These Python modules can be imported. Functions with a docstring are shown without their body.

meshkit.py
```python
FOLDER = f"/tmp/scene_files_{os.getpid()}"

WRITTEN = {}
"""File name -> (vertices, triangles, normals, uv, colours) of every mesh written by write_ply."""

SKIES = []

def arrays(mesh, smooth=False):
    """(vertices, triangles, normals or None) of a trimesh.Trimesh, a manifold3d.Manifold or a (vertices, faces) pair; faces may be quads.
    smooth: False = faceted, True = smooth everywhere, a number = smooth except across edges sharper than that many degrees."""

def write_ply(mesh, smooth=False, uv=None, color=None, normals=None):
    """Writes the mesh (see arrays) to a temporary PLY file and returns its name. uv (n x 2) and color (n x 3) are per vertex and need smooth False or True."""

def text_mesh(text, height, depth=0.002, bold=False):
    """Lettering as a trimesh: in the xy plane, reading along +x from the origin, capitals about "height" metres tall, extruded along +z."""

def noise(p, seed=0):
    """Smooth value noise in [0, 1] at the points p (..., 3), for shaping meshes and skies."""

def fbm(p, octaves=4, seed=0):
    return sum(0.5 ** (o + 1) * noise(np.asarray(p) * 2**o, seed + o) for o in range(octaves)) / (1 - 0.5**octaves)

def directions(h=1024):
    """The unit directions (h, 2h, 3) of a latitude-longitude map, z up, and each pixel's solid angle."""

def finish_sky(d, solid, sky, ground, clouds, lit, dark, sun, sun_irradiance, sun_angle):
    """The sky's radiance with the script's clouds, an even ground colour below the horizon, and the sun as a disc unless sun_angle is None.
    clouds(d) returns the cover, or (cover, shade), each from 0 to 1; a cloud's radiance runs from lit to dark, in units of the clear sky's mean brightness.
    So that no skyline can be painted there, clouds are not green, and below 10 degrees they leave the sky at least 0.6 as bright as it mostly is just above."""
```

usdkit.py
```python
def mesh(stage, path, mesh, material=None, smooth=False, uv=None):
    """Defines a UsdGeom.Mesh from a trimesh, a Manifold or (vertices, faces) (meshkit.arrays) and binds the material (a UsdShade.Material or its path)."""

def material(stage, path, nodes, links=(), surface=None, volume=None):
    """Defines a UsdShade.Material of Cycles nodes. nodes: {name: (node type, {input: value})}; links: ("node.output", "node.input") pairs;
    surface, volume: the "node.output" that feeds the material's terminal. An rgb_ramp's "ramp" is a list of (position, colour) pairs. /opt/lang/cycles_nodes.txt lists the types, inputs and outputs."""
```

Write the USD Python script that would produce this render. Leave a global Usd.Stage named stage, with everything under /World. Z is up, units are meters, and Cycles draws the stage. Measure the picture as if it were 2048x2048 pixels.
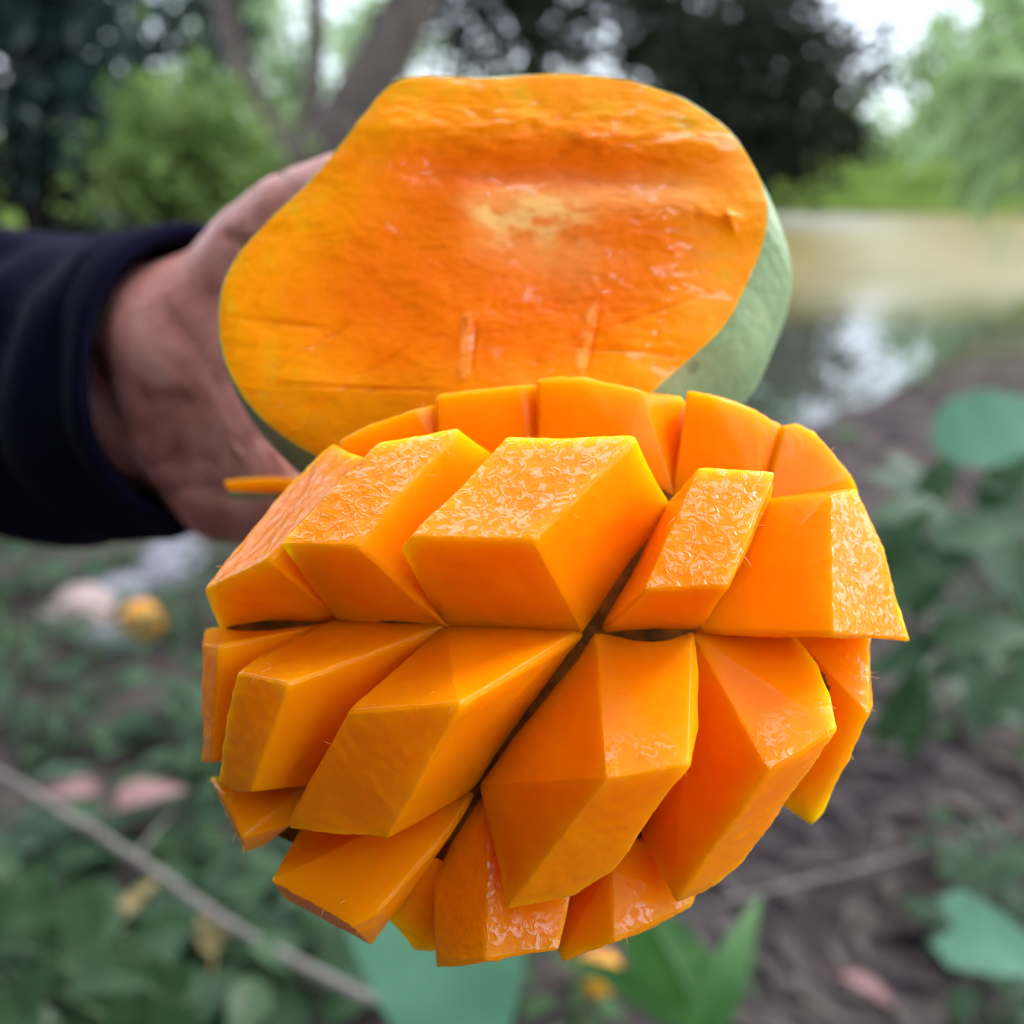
import math
import numpy as np, trimesh, manifold3d, usdkit
from meshkit import fbm, noise
from scipy.interpolate import RBFInterpolator
from pxr import Usd, UsdGeom, UsdLux, UsdShade, Gf, Sdf, Vt

stage = Usd.Stage.CreateInMemory()
UsdGeom.SetStageUpAxis(stage, UsdGeom.Tokens.z)
UsdGeom.SetStageMetersPerUnit(stage, 1.0)
world = UsdGeom.Xform.Define(stage, '/World')
stage.SetDefaultPrim(world.GetPrim())

# ------------------------------------------------------------------ camera, sky, sun, exposure
EYE = np.array([0.0, 0.0, 1.10])
PITCH = math.radians(20.3)
RIGHT = np.array([1.0, 0, 0])
FWD = np.array([0, math.cos(PITCH), -math.sin(PITCH)])
UP = np.array([0, math.sin(PITCH), math.cos(PITCH)])
cam = UsdGeom.Camera.Define(stage, '/World/camera')
cam.AddTranslateOp().Set(Gf.Vec3d(*EYE))
cam.AddRotateXOp().Set(90 - math.degrees(PITCH))
cam.CreateHorizontalApertureAttr(24.0)
cam.CreateVerticalApertureAttr(24.0)
cam.CreateFocalLengthAttr(24.0)
cam.CreateFStopAttr(24.0 / 3.3)          # a lens opening of about 3 mm, as in a phone
cam.CreateFocusDistanceAttr(0.147)
cam.CreateClippingRangeAttr(Gf.Vec2f(0.01, 5000))
cam.CreateExposureAttr(0.82)

SUN = np.array([0.62, 0.22, 0.75]); SUN /= np.linalg.norm(SUN)
SUN_EL, SUN_ROT = math.asin(SUN[2]), math.atan2(SUN[0], SUN[1])
usdkit.material(stage, '/World/Looks/sky', {
    'sky': ('sky_texture', {'sky_type': 'single_scattering', 'sun_disc': False, 'sun_elevation': SUN_EL, 'sun_rotation': SUN_ROT}),
    'tc': ('texture_coordinate', {}),
    'n': ('noise_texture', {'scale': 2.2, 'detail': 1.0, 'roughness': 0.5}),
    'r': ('rgb_ramp', {'ramp': [(0.3, (0.55, 0.55, 0.55)), (0.6, (0.92, 0.92, 0.92))]}),
    'm': ('mix', {'mix_type': 'mix', 'color2': (12.3, 13.6, 15.8)}),
    'b': ('background_shader', {'strength': 0.12})},
    [('tc.generated', 'n.vector'), ('n.fac', 'r.fac'), ('r.color', 'm.fac'), ('sky.color', 'm.color1'), ('m.color', 'b.color')], surface='b.background')
dome = UsdLux.DomeLight.Define(stage, '/World/sky')
UsdShade.MaterialBindingAPI.Apply(dome.GetPrim()).Bind(UsdShade.Material.Get(stage, '/World/Looks/sky'))
dome.GetPrim().SetCustomDataByKey('kind', 'structure')
sun = UsdLux.DistantLight.Define(stage, '/World/sun')
sun.CreateIntensityAttr(0.40); sun.CreateAngleAttr(14.0); sun.CreateColorAttr(Gf.Vec3f(1.0, 0.96, 0.9)); sun.CreateNormalizeAttr(True)
_z = Gf.Vec3d(*SUN)
sun.AddOrientOp(UsdGeom.XformOp.PrecisionDouble).Set(Gf.Rotation(Gf.Vec3d(0, 0, 1), _z).GetQuat())


def at(px, py, d):
    """The point seen at a pixel of the 2048-pixel photograph, d metres in front of the lens."""
    px, py, d = np.broadcast_arrays(np.asarray(px, float), np.asarray(py, float), np.asarray(d, float))
    return EYE + d[..., None] * (FWD + RIGHT * ((px - 1024) / 2048)[..., None] + UP * ((1024 - py) / 2048)[..., None])


def ground_at(px, py, z=0.0):
    r = at(px, py, 1.0) - EYE
    return EYE + r * ((z - EYE[2]) / r[2])


# ------------------------------------------------------------------ helpers
used = {}


def path_for(name, parent='/World'):
    k = used.get((str(parent), name), 0)
    used[(str(parent), name)] = k + 1
    return f'{parent}/{name}' + (f'_{k:03d}' if k else '')


def tag(prim, label=None, category=None, group=None, kind=None):
    for k, v in (('label', label), ('category', category), ('group', group), ('kind', kind)):
        if v:
            prim.SetCustomDataByKey(k, v)
    return prim


def thing(name, label, category, loc=(0, 0, 0), rz=0.0, group=None, scale=None):
    x = UsdGeom.Xform.Define(stage, path_for(name))
    x.AddTranslateOp().Set(Gf.Vec3d(*map(float, loc)))
    x.AddRotateZOp().Set(float(rz))
    if scale:
        x.AddScaleOp().Set(Gf.Vec3f(scale, scale, scale))
    x.GetPrim()
    tag(x.GetPrim(), label, category, group)
    return x.GetPrim()


def obj(name, mesh, mat, parent=None, smooth=True, attrs=None):
    p = path_for(name, parent.GetPath() if parent else '/World')
    m = usdkit.mesh(stage, p, mesh, M[mat], smooth=smooth)
    for k, v in (attrs or {}).items():
        UsdGeom.PrimvarsAPI(m).CreatePrimvar(k, Sdf.ValueTypeNames.FloatArray, 'vertex').Set(Vt.FloatArray.FromNumpy(np.asarray(v, np.float32)))
    return m.GetPrim()


def copy_of(src, loc, rz, label, category, group=None, scale=1.0):
    r = thing(src.GetName().rstrip('0123456789_'), label, category, loc, rz, group, scale)
    r.GetReferences().AddInternalReference(src.GetPath())
    r.SetInstanceable(True)
    return r


def unit(v):
    v = np.asarray(v, float)
    return v / np.maximum(np.linalg.norm(v, axis=-1, keepdims=True), 1e-12)


def sstep(a, b, x):
    t = np.clip((np.asarray(x, float) - a) / (b - a), 0, 1)
    return t * t * (3 - 2 * t)


def tube(points, radii, sides=10, closed=True):
    """A tapering tube through the points as (vertices, triangles)."""
    P, R = np.asarray(points, float), np.broadcast_to(np.asarray(radii, float), len(points))
    T = unit(np.gradient(P, axis=0))
    ref = np.array([0.3, 0.2, 0.93]) if abs(T[0][2]) < 0.8 else np.array([1.0, 0.1, 0])
    V = []
    for p, t, r in zip(P, T, R):
        a = unit(np.cross(t, ref)); b = np.cross(t, a)
        w = np.linspace(0, 2 * np.pi, sides, endpoint=False)
        V.append(p + r * (np.cos(w)[:, None] * a + np.sin(w)[:, None] * b))
    V = np.vstack(V); F = []
    for i in range(len(P) - 1):
        for j in range(sides):
            a, b = i * sides + j, i * sides + (j + 1) % sides
            F += [(a, b, b + sides), (a, b + sides, a + sides)]
    if closed:
        V = np.vstack([V, P[0], P[-1]]); n = len(V)
        for j in range(sides):
            F.append((n - 2, (j + 1) % sides, j)); o = (len(P) - 1) * sides
            F.append((n - 1, o + j, o + (j + 1) % sides))
    return V, np.array(F)


def spline(points, n):
    P = np.asarray(points, float)
    from scipy.interpolate import CubicSpline
    s = np.r_[0, np.cumsum(np.linalg.norm(np.diff(P, axis=0), axis=1))]
    return CubicSpline(s, P)(np.linspace(0, s[-1], n))


def join(parts):
    V, F, n = [], [], 0
    for v, f in parts:
        V.append(v); F.append(np.asarray(f) + n); n += len(v)
    return np.vstack(V), np.vstack(F)


ICO = trimesh.creation.icosphere(subdivisions=2).vertices


# ------------------------------------------------------------------ materials
M = {}


def mat(name, nodes, links, surface='p.BSDF', volume=None):
    M[name] = usdkit.material(stage, f'/World/Looks/{name}', nodes, links, surface, volume)


def flesh(name, pale, deep, root):
    """Wet mango flesh: a translucent orange, a little deeper next to the skin; its scraped outer face is pulpy and carries patches of juice."""
    mat(name, {
        'geo': ('geometry', {}),
        'root': ('attribute', {'attribute': 'inner'}), 'wet': ('attribute', {'attribute': 'pulp'}),
        'n1': ('noise_texture', {'scale': 95.0, 'detail': 3.0, 'roughness': 0.55}),
        'r1': ('rgb_ramp', {'ramp': [(0.32, deep), (0.68, pale)]}),
        'mroot': ('mix', {'mix_type': 'mix', 'color2': root}),
        'nm': ('noise_texture', {'scale': 560.0, 'detail': 2.5, 'roughness': 0.55, 'distortion': 1.5}),
        'film': ('map_range', {'range_type': 'smoothstep', 'from_min': 0.495, 'from_max': 0.555, 'to_min': 0.0, 'to_max': 1.0, 'clamp': True}),
        'cw': ('math', {'math_type': 'multiply'}),
        'amp': ('math', {'math_type': 'multiply_add', 'value2': 0.9, 'value3': 0.12}),
        'h': ('math', {'math_type': 'multiply'}),
        'b': ('bump', {'strength': 0.8, 'distance': 0.00032}),
        'p': ('principled_bsdf', {'subsurface_weight': 0.75, 'subsurface_scale': 0.0042, 'subsurface_radius': (0.62, 0.40, 0.05), 'ior': 1.38, 'roughness': 0.26,
                                  'specular_ior_level': 0.12, 'coat_roughness': 0.05, 'coat_ior': 1.72}),
    }, [('geo.position', 'n1.vector'), ('n1.fac', 'r1.fac'), ('root.fac', 'mroot.fac'), ('r1.color', 'mroot.color1'), ('mroot.color', 'p.base_color'),
        ('geo.position', 'nm.vector'), ('nm.fac', 'film.value'), ('wet.fac', 'cw.value1'), ('film.result', 'cw.value2'), ('cw.value', 'p.coat_weight'),
        ('wet.fac', 'amp.value1'), ('nm.fac', 'h.value1'), ('amp.value', 'h.value2'), ('h.value', 'b.height'), ('b.normal', 'p.normal'), ('b.normal', 'p.coat_normal')])


flesh('flesh', (0.92, 0.218, 0.0008), (0.915, 0.192, 0.0006), (0.90, 0.175, 0.0006))
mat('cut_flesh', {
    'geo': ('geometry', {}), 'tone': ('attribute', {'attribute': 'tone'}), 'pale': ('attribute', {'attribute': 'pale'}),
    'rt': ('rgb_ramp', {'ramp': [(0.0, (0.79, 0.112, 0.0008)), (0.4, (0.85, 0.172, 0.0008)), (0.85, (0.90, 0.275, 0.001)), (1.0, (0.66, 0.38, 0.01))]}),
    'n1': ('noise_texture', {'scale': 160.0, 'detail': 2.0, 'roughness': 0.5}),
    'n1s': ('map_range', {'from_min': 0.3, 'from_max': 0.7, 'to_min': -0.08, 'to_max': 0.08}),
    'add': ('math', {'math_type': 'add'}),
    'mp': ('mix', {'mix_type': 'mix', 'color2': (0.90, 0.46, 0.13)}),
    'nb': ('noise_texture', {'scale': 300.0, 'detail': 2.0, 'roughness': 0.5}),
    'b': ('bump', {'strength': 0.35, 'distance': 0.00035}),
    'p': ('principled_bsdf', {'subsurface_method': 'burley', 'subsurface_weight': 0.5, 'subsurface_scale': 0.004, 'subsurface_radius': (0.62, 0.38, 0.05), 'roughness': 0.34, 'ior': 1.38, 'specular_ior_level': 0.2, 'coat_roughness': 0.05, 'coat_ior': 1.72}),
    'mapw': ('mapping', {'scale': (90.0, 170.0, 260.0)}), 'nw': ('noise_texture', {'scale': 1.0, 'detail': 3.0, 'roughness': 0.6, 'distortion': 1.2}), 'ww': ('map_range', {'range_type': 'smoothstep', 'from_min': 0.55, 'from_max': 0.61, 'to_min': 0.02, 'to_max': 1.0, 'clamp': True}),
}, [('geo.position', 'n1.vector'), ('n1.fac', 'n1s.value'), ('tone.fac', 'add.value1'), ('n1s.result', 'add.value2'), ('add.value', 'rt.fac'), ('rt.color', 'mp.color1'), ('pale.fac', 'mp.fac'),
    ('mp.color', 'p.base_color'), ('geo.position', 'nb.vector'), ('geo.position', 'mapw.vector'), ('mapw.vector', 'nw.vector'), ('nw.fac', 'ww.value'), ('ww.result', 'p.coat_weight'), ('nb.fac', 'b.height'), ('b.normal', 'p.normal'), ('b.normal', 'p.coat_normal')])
mat('fibre', {'p': ('principled_bsdf', {'base_color': (0.9, 0.45, 0.10), 'roughness': 0.3})}, [])
mat('mango_skin', {
    'geo': ('geometry', {}),
    'n1': ('noise_texture', {'scale': 45.0, 'detail': 4.0, 'roughness': 0.6}),
    'r1': ('rgb_ramp', {'ramp': [(0.28, (0.15, 0.235, 0.10)), (0.45, (0.215, 0.32, 0.145)), (0.6, (0.27, 0.375, 0.18)), (0.75, (0.34, 0.40, 0.18))]}),
    'v': ('voronoi_texture', {'scale': 420.0, 'randomness': 1.0}),
    'rv': ('rgb_ramp', {'ramp': [(0.0, (1, 1, 1)), (0.13, (1, 1, 1)), (0.2, (0, 0, 0))]}),
    'm': ('mix', {'mix_type': 'mix', 'color2': (0.42, 0.50, 0.26)}),
    'fs': ('math', {'math_type': 'multiply', 'value2': 0.5}),
    'vs': ('voronoi_texture', {'scale': 85.0}), 'rs': ('rgb_ramp', {'ramp': [(0.0, (0.55, 0.55, 0.55)), (0.10, (0.4, 0.4, 0.4)), (0.16, (0, 0, 0))]}), 'ms': ('mix', {'mix_type': 'mix', 'color2': (0.05, 0.055, 0.02)}),
    'b': ('bump', {'strength': 0.3, 'distance': 0.0004}),
    'p': ('principled_bsdf', {'roughness': 0.40}),
}, [('geo.position', 'n1.vector'), ('n1.fac', 'r1.fac'), ('r1.color', 'm.color1'), ('geo.position', 'v.vector'), ('v.distance', 'rv.fac'), ('rv.color', 'fs.value1'), ('fs.value', 'm.fac'), ('geo.position', 'vs.vector'), ('vs.distance', 'rs.fac'), ('rs.color', 'ms.fac'), ('m.color', 'ms.color1'), ('ms.color', 'p.base_color'), ('v.distance', 'b.height'), ('b.normal', 'p.normal')])
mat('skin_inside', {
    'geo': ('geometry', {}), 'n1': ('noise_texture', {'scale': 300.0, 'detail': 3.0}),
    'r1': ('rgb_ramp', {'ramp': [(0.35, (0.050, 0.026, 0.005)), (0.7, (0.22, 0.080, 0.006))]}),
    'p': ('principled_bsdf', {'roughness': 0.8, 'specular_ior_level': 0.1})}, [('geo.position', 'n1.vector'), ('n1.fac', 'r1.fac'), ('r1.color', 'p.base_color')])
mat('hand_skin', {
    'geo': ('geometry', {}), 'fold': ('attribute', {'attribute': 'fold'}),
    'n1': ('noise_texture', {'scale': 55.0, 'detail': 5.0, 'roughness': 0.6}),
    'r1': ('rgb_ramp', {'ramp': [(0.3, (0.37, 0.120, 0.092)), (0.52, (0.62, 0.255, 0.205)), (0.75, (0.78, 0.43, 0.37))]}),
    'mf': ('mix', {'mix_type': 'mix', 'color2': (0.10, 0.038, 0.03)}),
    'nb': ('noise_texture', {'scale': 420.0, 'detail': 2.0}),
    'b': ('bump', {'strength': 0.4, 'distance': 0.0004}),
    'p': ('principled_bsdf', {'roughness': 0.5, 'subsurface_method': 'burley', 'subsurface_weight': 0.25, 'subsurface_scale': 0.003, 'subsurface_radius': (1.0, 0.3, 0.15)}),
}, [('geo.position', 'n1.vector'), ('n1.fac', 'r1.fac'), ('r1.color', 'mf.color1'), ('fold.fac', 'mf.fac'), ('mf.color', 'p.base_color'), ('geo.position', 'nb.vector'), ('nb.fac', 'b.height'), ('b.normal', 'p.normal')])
mat('sleeve_cloth', {
    'geo': ('geometry', {}), 'n1': ('noise_texture', {'scale': 22.0, 'detail': 4.0}),
    'r1': ('rgb_ramp', {'ramp': [(0.3, (0.0030, 0.0026, 0.0100)), (0.7, (0.0060, 0.0052, 0.0210))]}),
    'w': ('noise_texture', {'scale': 1400.0, 'detail': 1.0}), 'b': ('bump', {'strength': 0.6, 'distance': 0.0006}),
    'p': ('principled_bsdf', {'roughness': 0.9, 'specular_ior_level': 0.05, 'sheen_weight': 0.006, 'sheen_roughness': 0.4, 'sheen_tint': (0.5, 0.5, 0.9)})},
    [('geo.position', 'n1.vector'), ('n1.fac', 'r1.fac'), ('r1.color', 'p.base_color'), ('geo.position', 'w.vector'), ('w.fac', 'b.height'), ('b.normal', 'p.normal')])


def leafmat(name, a, b, rough=0.45, trans=0.3, scale=1.2):
    """Leaves: tone varies from clump to clump and from leaf to leaf; some light comes through."""
    mat(name, {
        'geo': ('geometry', {}), 'n1': ('noise_texture', {'scale': scale, 'detail': 2.0}),
        'isl': ('math', {'math_type': 'multiply_add', 'value2': 0.45, 'value3': -0.22}), 'add': ('math', {'math_type': 'add'}),
        'r1': ('rgb_ramp', {'ramp': [(0.3, a), (0.72, b)]}),
        'p': ('principled_bsdf', {'roughness': rough, 'specular_ior_level': 0.25}),
        't': ('translucent_bsdf', {}), 'hs': ('hsv', {'hue': 0.48, 'saturation': 1.1, 'value': 1.3}),
        'mx': ('mix_closure', {'fac': trans})},
        [('geo.position', 'n1.vector'), ('geo.random_per_island', 'isl.value1'), ('n1.fac', 'add.value1'), ('isl.value', 'add.value2'), ('add.value', 'r1.fac'), ('r1.color', 'p.base_color'),
         ('r1.color', 'hs.color'), ('hs.color', 't.color'), ('p.BSDF', 'mx.closure1'), ('t.BSDF', 'mx.closure2')], surface='mx.closure')


def crownmat(name, a, b, trans=0.3, scale=1.2):
    mat(name, {
        'geo': ('geometry', {}), 'n1': ('noise_texture', {'scale': scale, 'detail': 1.0}),
        'isl': ('math', {'math_type': 'multiply_add', 'value2': 0.45, 'value3': -0.22}), 'add': ('math', {'math_type': 'add'}),
        'r1': ('rgb_ramp', {'ramp': [(0.3, a), (0.72, b)]}), 'd': ('diffuse_bsdf', {}), 't': ('translucent_bsdf', {}), 'mx': ('mix_closure', {'fac': trans})},
        [('geo.position', 'n1.vector'), ('geo.random_per_island', 'isl.value1'), ('n1.fac', 'add.value1'), ('isl.value', 'add.value2'), ('add.value', 'r1.fac'), ('r1.color', 'd.color'),
         ('r1.color', 't.color'), ('d.BSDF', 'mx.closure1'), ('t.BSDF', 'mx.closure2')], surface='mx.closure')


leafmat('dark_leaf', (0.016, 0.034, 0.028), (0.045, 0.085, 0.068), rough=0.35, trans=0.12)
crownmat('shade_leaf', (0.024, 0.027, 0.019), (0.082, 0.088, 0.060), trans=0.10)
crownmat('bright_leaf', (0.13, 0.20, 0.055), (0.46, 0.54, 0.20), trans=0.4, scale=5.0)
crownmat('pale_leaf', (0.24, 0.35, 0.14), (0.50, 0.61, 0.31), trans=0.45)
leafmat('weed_leaf', (0.024, 0.055, 0.020), (0.090, 0.160, 0.058), rough=0.42, trans=0.22, scale=9.0)
leafmat('weed_leaf_light', (0.04, 0.09, 0.025), (0.10, 0.175, 0.055), rough=0.45, trans=0.25, scale=9.0)
leafmat('teal_leaf', (0.030, 0.066, 0.026), (0.082, 0.145, 0.064), rough=0.42, trans=0.2, scale=12.0)
leafmat('pale_teal_leaf', (0.085, 0.21, 0.125), (0.15, 0.31, 0.20), rough=0.42, trans=0.2, scale=12.0)
leafmat('grass_leaf', (0.035, 0.11, 0.025), (0.09, 0.22, 0.055), rough=0.4, trans=0.3, scale=12.0)
leafmat('dry_leaf', (0.085, 0.066, 0.060), (0.20, 0.16, 0.145), rough=0.8, trans=0.1, scale=30.0)
leafmat('dry_leaf_pink', (0.24, 0.13, 0.12), (0.42, 0.25, 0.23), rough=0.7, trans=0.1, scale=30.0)
leafmat('dry_leaf_yellow', (0.30, 0.22, 0.09), (0.48, 0.37, 0.16), rough=0.7, trans=0.2, scale=30.0)


def rough_mat(name, a, b, scale, rough=0.9, bumpd=0.01):
    mat(name, {'geo': ('geometry', {}), 'n1': ('noise_texture', {'scale': scale, 'detail': 3.0, 'roughness': 0.65}),
               'r1': ('rgb_ramp', {'ramp': [(0.32, a), (0.68, b)]}), 'b': ('bump', {'strength': 0.7, 'distance': bumpd}),
               'p': ('principled_bsdf', {'roughness': rough})},
        [('geo.position', 'n1.vector'), ('n1.fac', 'r1.fac'), ('r1.color', 'p.base_color'), ('n1.fac', 'b.height'), ('b.normal', 'p.normal')])


rough_mat('bark', (0.022, 0.016, 0.012), (0.068, 0.049, 0.039), 9.0, bumpd=0.03)
rough_mat('twig_bark', (0.13, 0.11, 0.10), (0.25, 0.22, 0.195), 60.0, bumpd=0.003)
rough_mat('stem', (0.06, 0.10, 0.04), (0.10, 0.15, 0.06), 60.0, bumpd=0.001)
rough_mat('grey_stone', (0.15, 0.15, 0.17), (0.26, 0.26, 0.29), 30.0, bumpd=0.005)
rough_mat('pink_stone', (0.26, 0.19, 0.175), (0.40, 0.30, 0.28), 30.0, bumpd=0.005)
rough_mat('orange_peel', (0.75, 0.26, 0.010), (0.85, 0.40, 0.02), 40.0, rough=0.4, bumpd=0.0005)
mat('soil', {
    'geo': ('geometry', {}), 'sx': ('separate_xyz', {}),
    'n1': ('noise_texture', {'scale': 7.0, 'detail': 4.0, 'roughness': 0.7}),
    'r1': ('rgb_ramp', {'ramp': [(0.30, (0.030, 0.024, 0.025)), (0.5, (0.072, 0.056, 0.054)), (0.70, (0.130, 0.102, 0.096))]}),
    'n2': ('noise_texture', {'scale': 1.3, 'detail': 2.0, 'roughness': 0.6}),
    'r2': ('rgb_ramp', {'ramp': [(0.3, (0.045, 0.08, 0.014)), (0.7, (0.125, 0.165, 0.036))]}),
    'far': ('map_range', {'from_min': 4.6, 'from_max': 9.0, 'to_min': 0.0, 'to_max': 1.0, 'clamp': True}),
    'm': ('mix', {'mix_type': 'mix'}), 'p': ('diffuse_bsdf', {'roughness': 0.5})},
    [('geo.position', 'sx.vector'), ('sx.y', 'far.value'), ('geo.position', 'n1.vector'), ('geo.position', 'n2.vector'), ('n1.fac', 'r1.fac'), ('n2.fac', 'r2.fac'), ('r1.color', 'm.color1'), ('r2.color', 'm.color2'),
     ('far.result', 'm.fac'), ('m.color', 'p.color')])
mat('murky_water', {
    'geo': ('geometry', {}), 'n1': ('noise_texture', {'scale': 0.5, 'detail': 3.0}),
    'r1': ('rgb_ramp', {'ramp': [(0.3, (0.125, 0.095, 0.024)), (0.7, (0.205, 0.158, 0.046))]}),
    'sx': ('separate_xyz', {}), 'clr': ('map_range', {'from_min': 7.0, 'from_max': 9.6, 'to_min': 1.0, 'to_max': 0.0, 'clamp': True}), 'mc': ('mix', {'mix_type': 'mix', 'color2': (0.020, 0.022, 0.016)}), 'map': ('mapping', {'scale': (4.0, 9.0, 1.0)}), 'nb': ('noise_texture', {'scale': 1.0, 'detail': 2.0}), 'b': ('bump', {'strength': 0.08, 'distance': 0.003}),
    'wr': ('map_range', {'from_min': 0.0, 'from_max': 1.0, 'to_min': 0.42, 'to_max': 0.02}), 'p': ('principled_bsdf', {'ior': 1.33})},
    [('geo.position', 'n1.vector'), ('n1.fac', 'r1.fac'), ('geo.position', 'sx.vector'), ('sx.y', 'clr.value'), ('clr.result', 'mc.fac'), ('clr.result', 'wr.value'), ('wr.result', 'p.roughness'), ('r1.color', 'mc.color1'), ('mc.color', 'p.base_color'), ('geo.position', 'map.vector'), ('map.vector', 'nb.vector'), ('nb.fac', 'b.height'), ('b.normal', 'p.normal')])

# ------------------------------------------------------------------ the setting: ground, pond
POND = [ground_at(*p)[:2] for p in ((1100, 830), (1380, 835), (1560, 805), (1760, 735), (1950, 625), (2060, 555), (2300, 470), (2700, 425), (2700, 408), (2000, 408), (1500, 408), (1000, 410), (880, 440), (920, 600))]
import shapely
pond = shapely.Polygon(POND).buffer(0.25).buffer(-0.15)


def ground_height(x, y):
    pts = shapely.points(np.c_[x, y])
    inside = shapely.contains(pond, pts)
    dist = shapely.distance(pts, pond.exterior)
    h = 0.05 * (fbm(np.c_[x * 1.1, y * 1.1, 0 * x], 4, 3) - 0.5) + 0.018 * (fbm(np.c_[x * 5, y * 5, 0 * x], 3, 8) - 0.5)
    h = h * np.clip(dist / 0.5 + 0.2, 0, 1)
    h = h - np.where(inside, np.clip(0.12 + dist * 0.5, 0, 0.7), 0.10 * np.exp(-dist / 0.3))
    return h + 0.0016 * np.clip(y - 20, 0, 60) ** 1.5


def axis(stops):
    return np.unique(np.concatenate([np.arange(a, b, s) for a, b, s in stops]))


gx = axis([(-300, -40, 20), (-40, -8, 1.5), (-8, -2, 0.25), (-2, 2.2, 0.045), (2.2, 12, 0.25), (12, 40, 1.5), (40, 301, 20)])
gy = axis([(-60, -6, 4), (-6, 0.6, 0.4), (0.6, 3.6, 0.045), (3.6, 20, 0.25), (20, 60, 2), (60, 401, 20)])
X, Y = np.meshgrid(gx, gy)
Z = ground_height(X.ravel(), Y.ravel())
ny, nx = X.shape
idx = np.arange(nx * ny).reshape(ny, nx)
quads = np.stack([idx[:-1, :-1], idx[:-1, 1:], idx[1:, 1:], idx[1:, :-1]], -1).reshape(-1, 4)
tag(obj('ground', (np.c_[X.ravel(), Y.ravel(), Z], quads), 'soil'), 'grey brown soil and litter with grassy banks', None, None, 'structure')
wp = shapely.Polygon(POND).buffer(0.6)
wv, wf = trimesh.creation.triangulate_polygon(wp, engine='earcut')
tag(obj('pond_water', (np.c_[wv, np.full(len(wv), -0.16)], wf), 'murky_water', smooth=False), 'yellow brown murky pond water', None, None, 'structure')


def gz(x, y):
    return float(ground_height(np.array([x]), np.array([y]))[0])


# ------------------------------------------------------------------ foliage
def leaf_cloud(C, size, seed, normal_up=0.5, aspect=0.45, droop=0.2):
    """Folded leaves centred at the points C as (vertices, triangles)."""
    g = np.random.default_rng(seed); n = len(C)
    s = size * g.uniform(0.6, 1.35, (n, 1))
    N = unit(g.normal(size=(n, 3)) + np.array([0, 0, 1.6 * normal_up]))
    D = unit(np.cross(N, g.normal(size=(n, 3)))); D[:, 2] -= droop; D = unit(D)
    S = unit(np.cross(D, N)); N = np.cross(S, D)
    a, b = C - D * s * 0.5, C + D * s * 0.5
    m = C + N * s * 0.06 - D * s * 0.05
    l, r = m + S * s * aspect * 0.5 + N * s * 0.06, m - S * s * aspect * 0.5 + N * s * 0.06
    V = np.stack([a, l, b, r, m], 1).reshape(-1, 3)
    o = (np.arange(n) * 5)[:, None, None]
    F = (np.array([(0, 4, 1), (1, 4, 2), (2, 4, 3), (3, 4, 0)])[None] + o).reshape(-1, 3)
    return V, F


def clumps(center, radii, k, per, spread, seed, shell=0.55):
    g = np.random.default_rng(seed)
    d = unit(g.normal(size=(k, 3))) * (g.uniform(shell ** 3, 1, (k, 1)) ** (1 / 3))
    C = np.asarray(center) + d * np.asarray(radii)
    pts = np.repeat(C, per, 0) + g.normal(size=(k * per, 3)) * spread * g.uniform(0.5, 1.3, (k, 1)).repeat(per, 0)
    return pts, C


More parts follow.
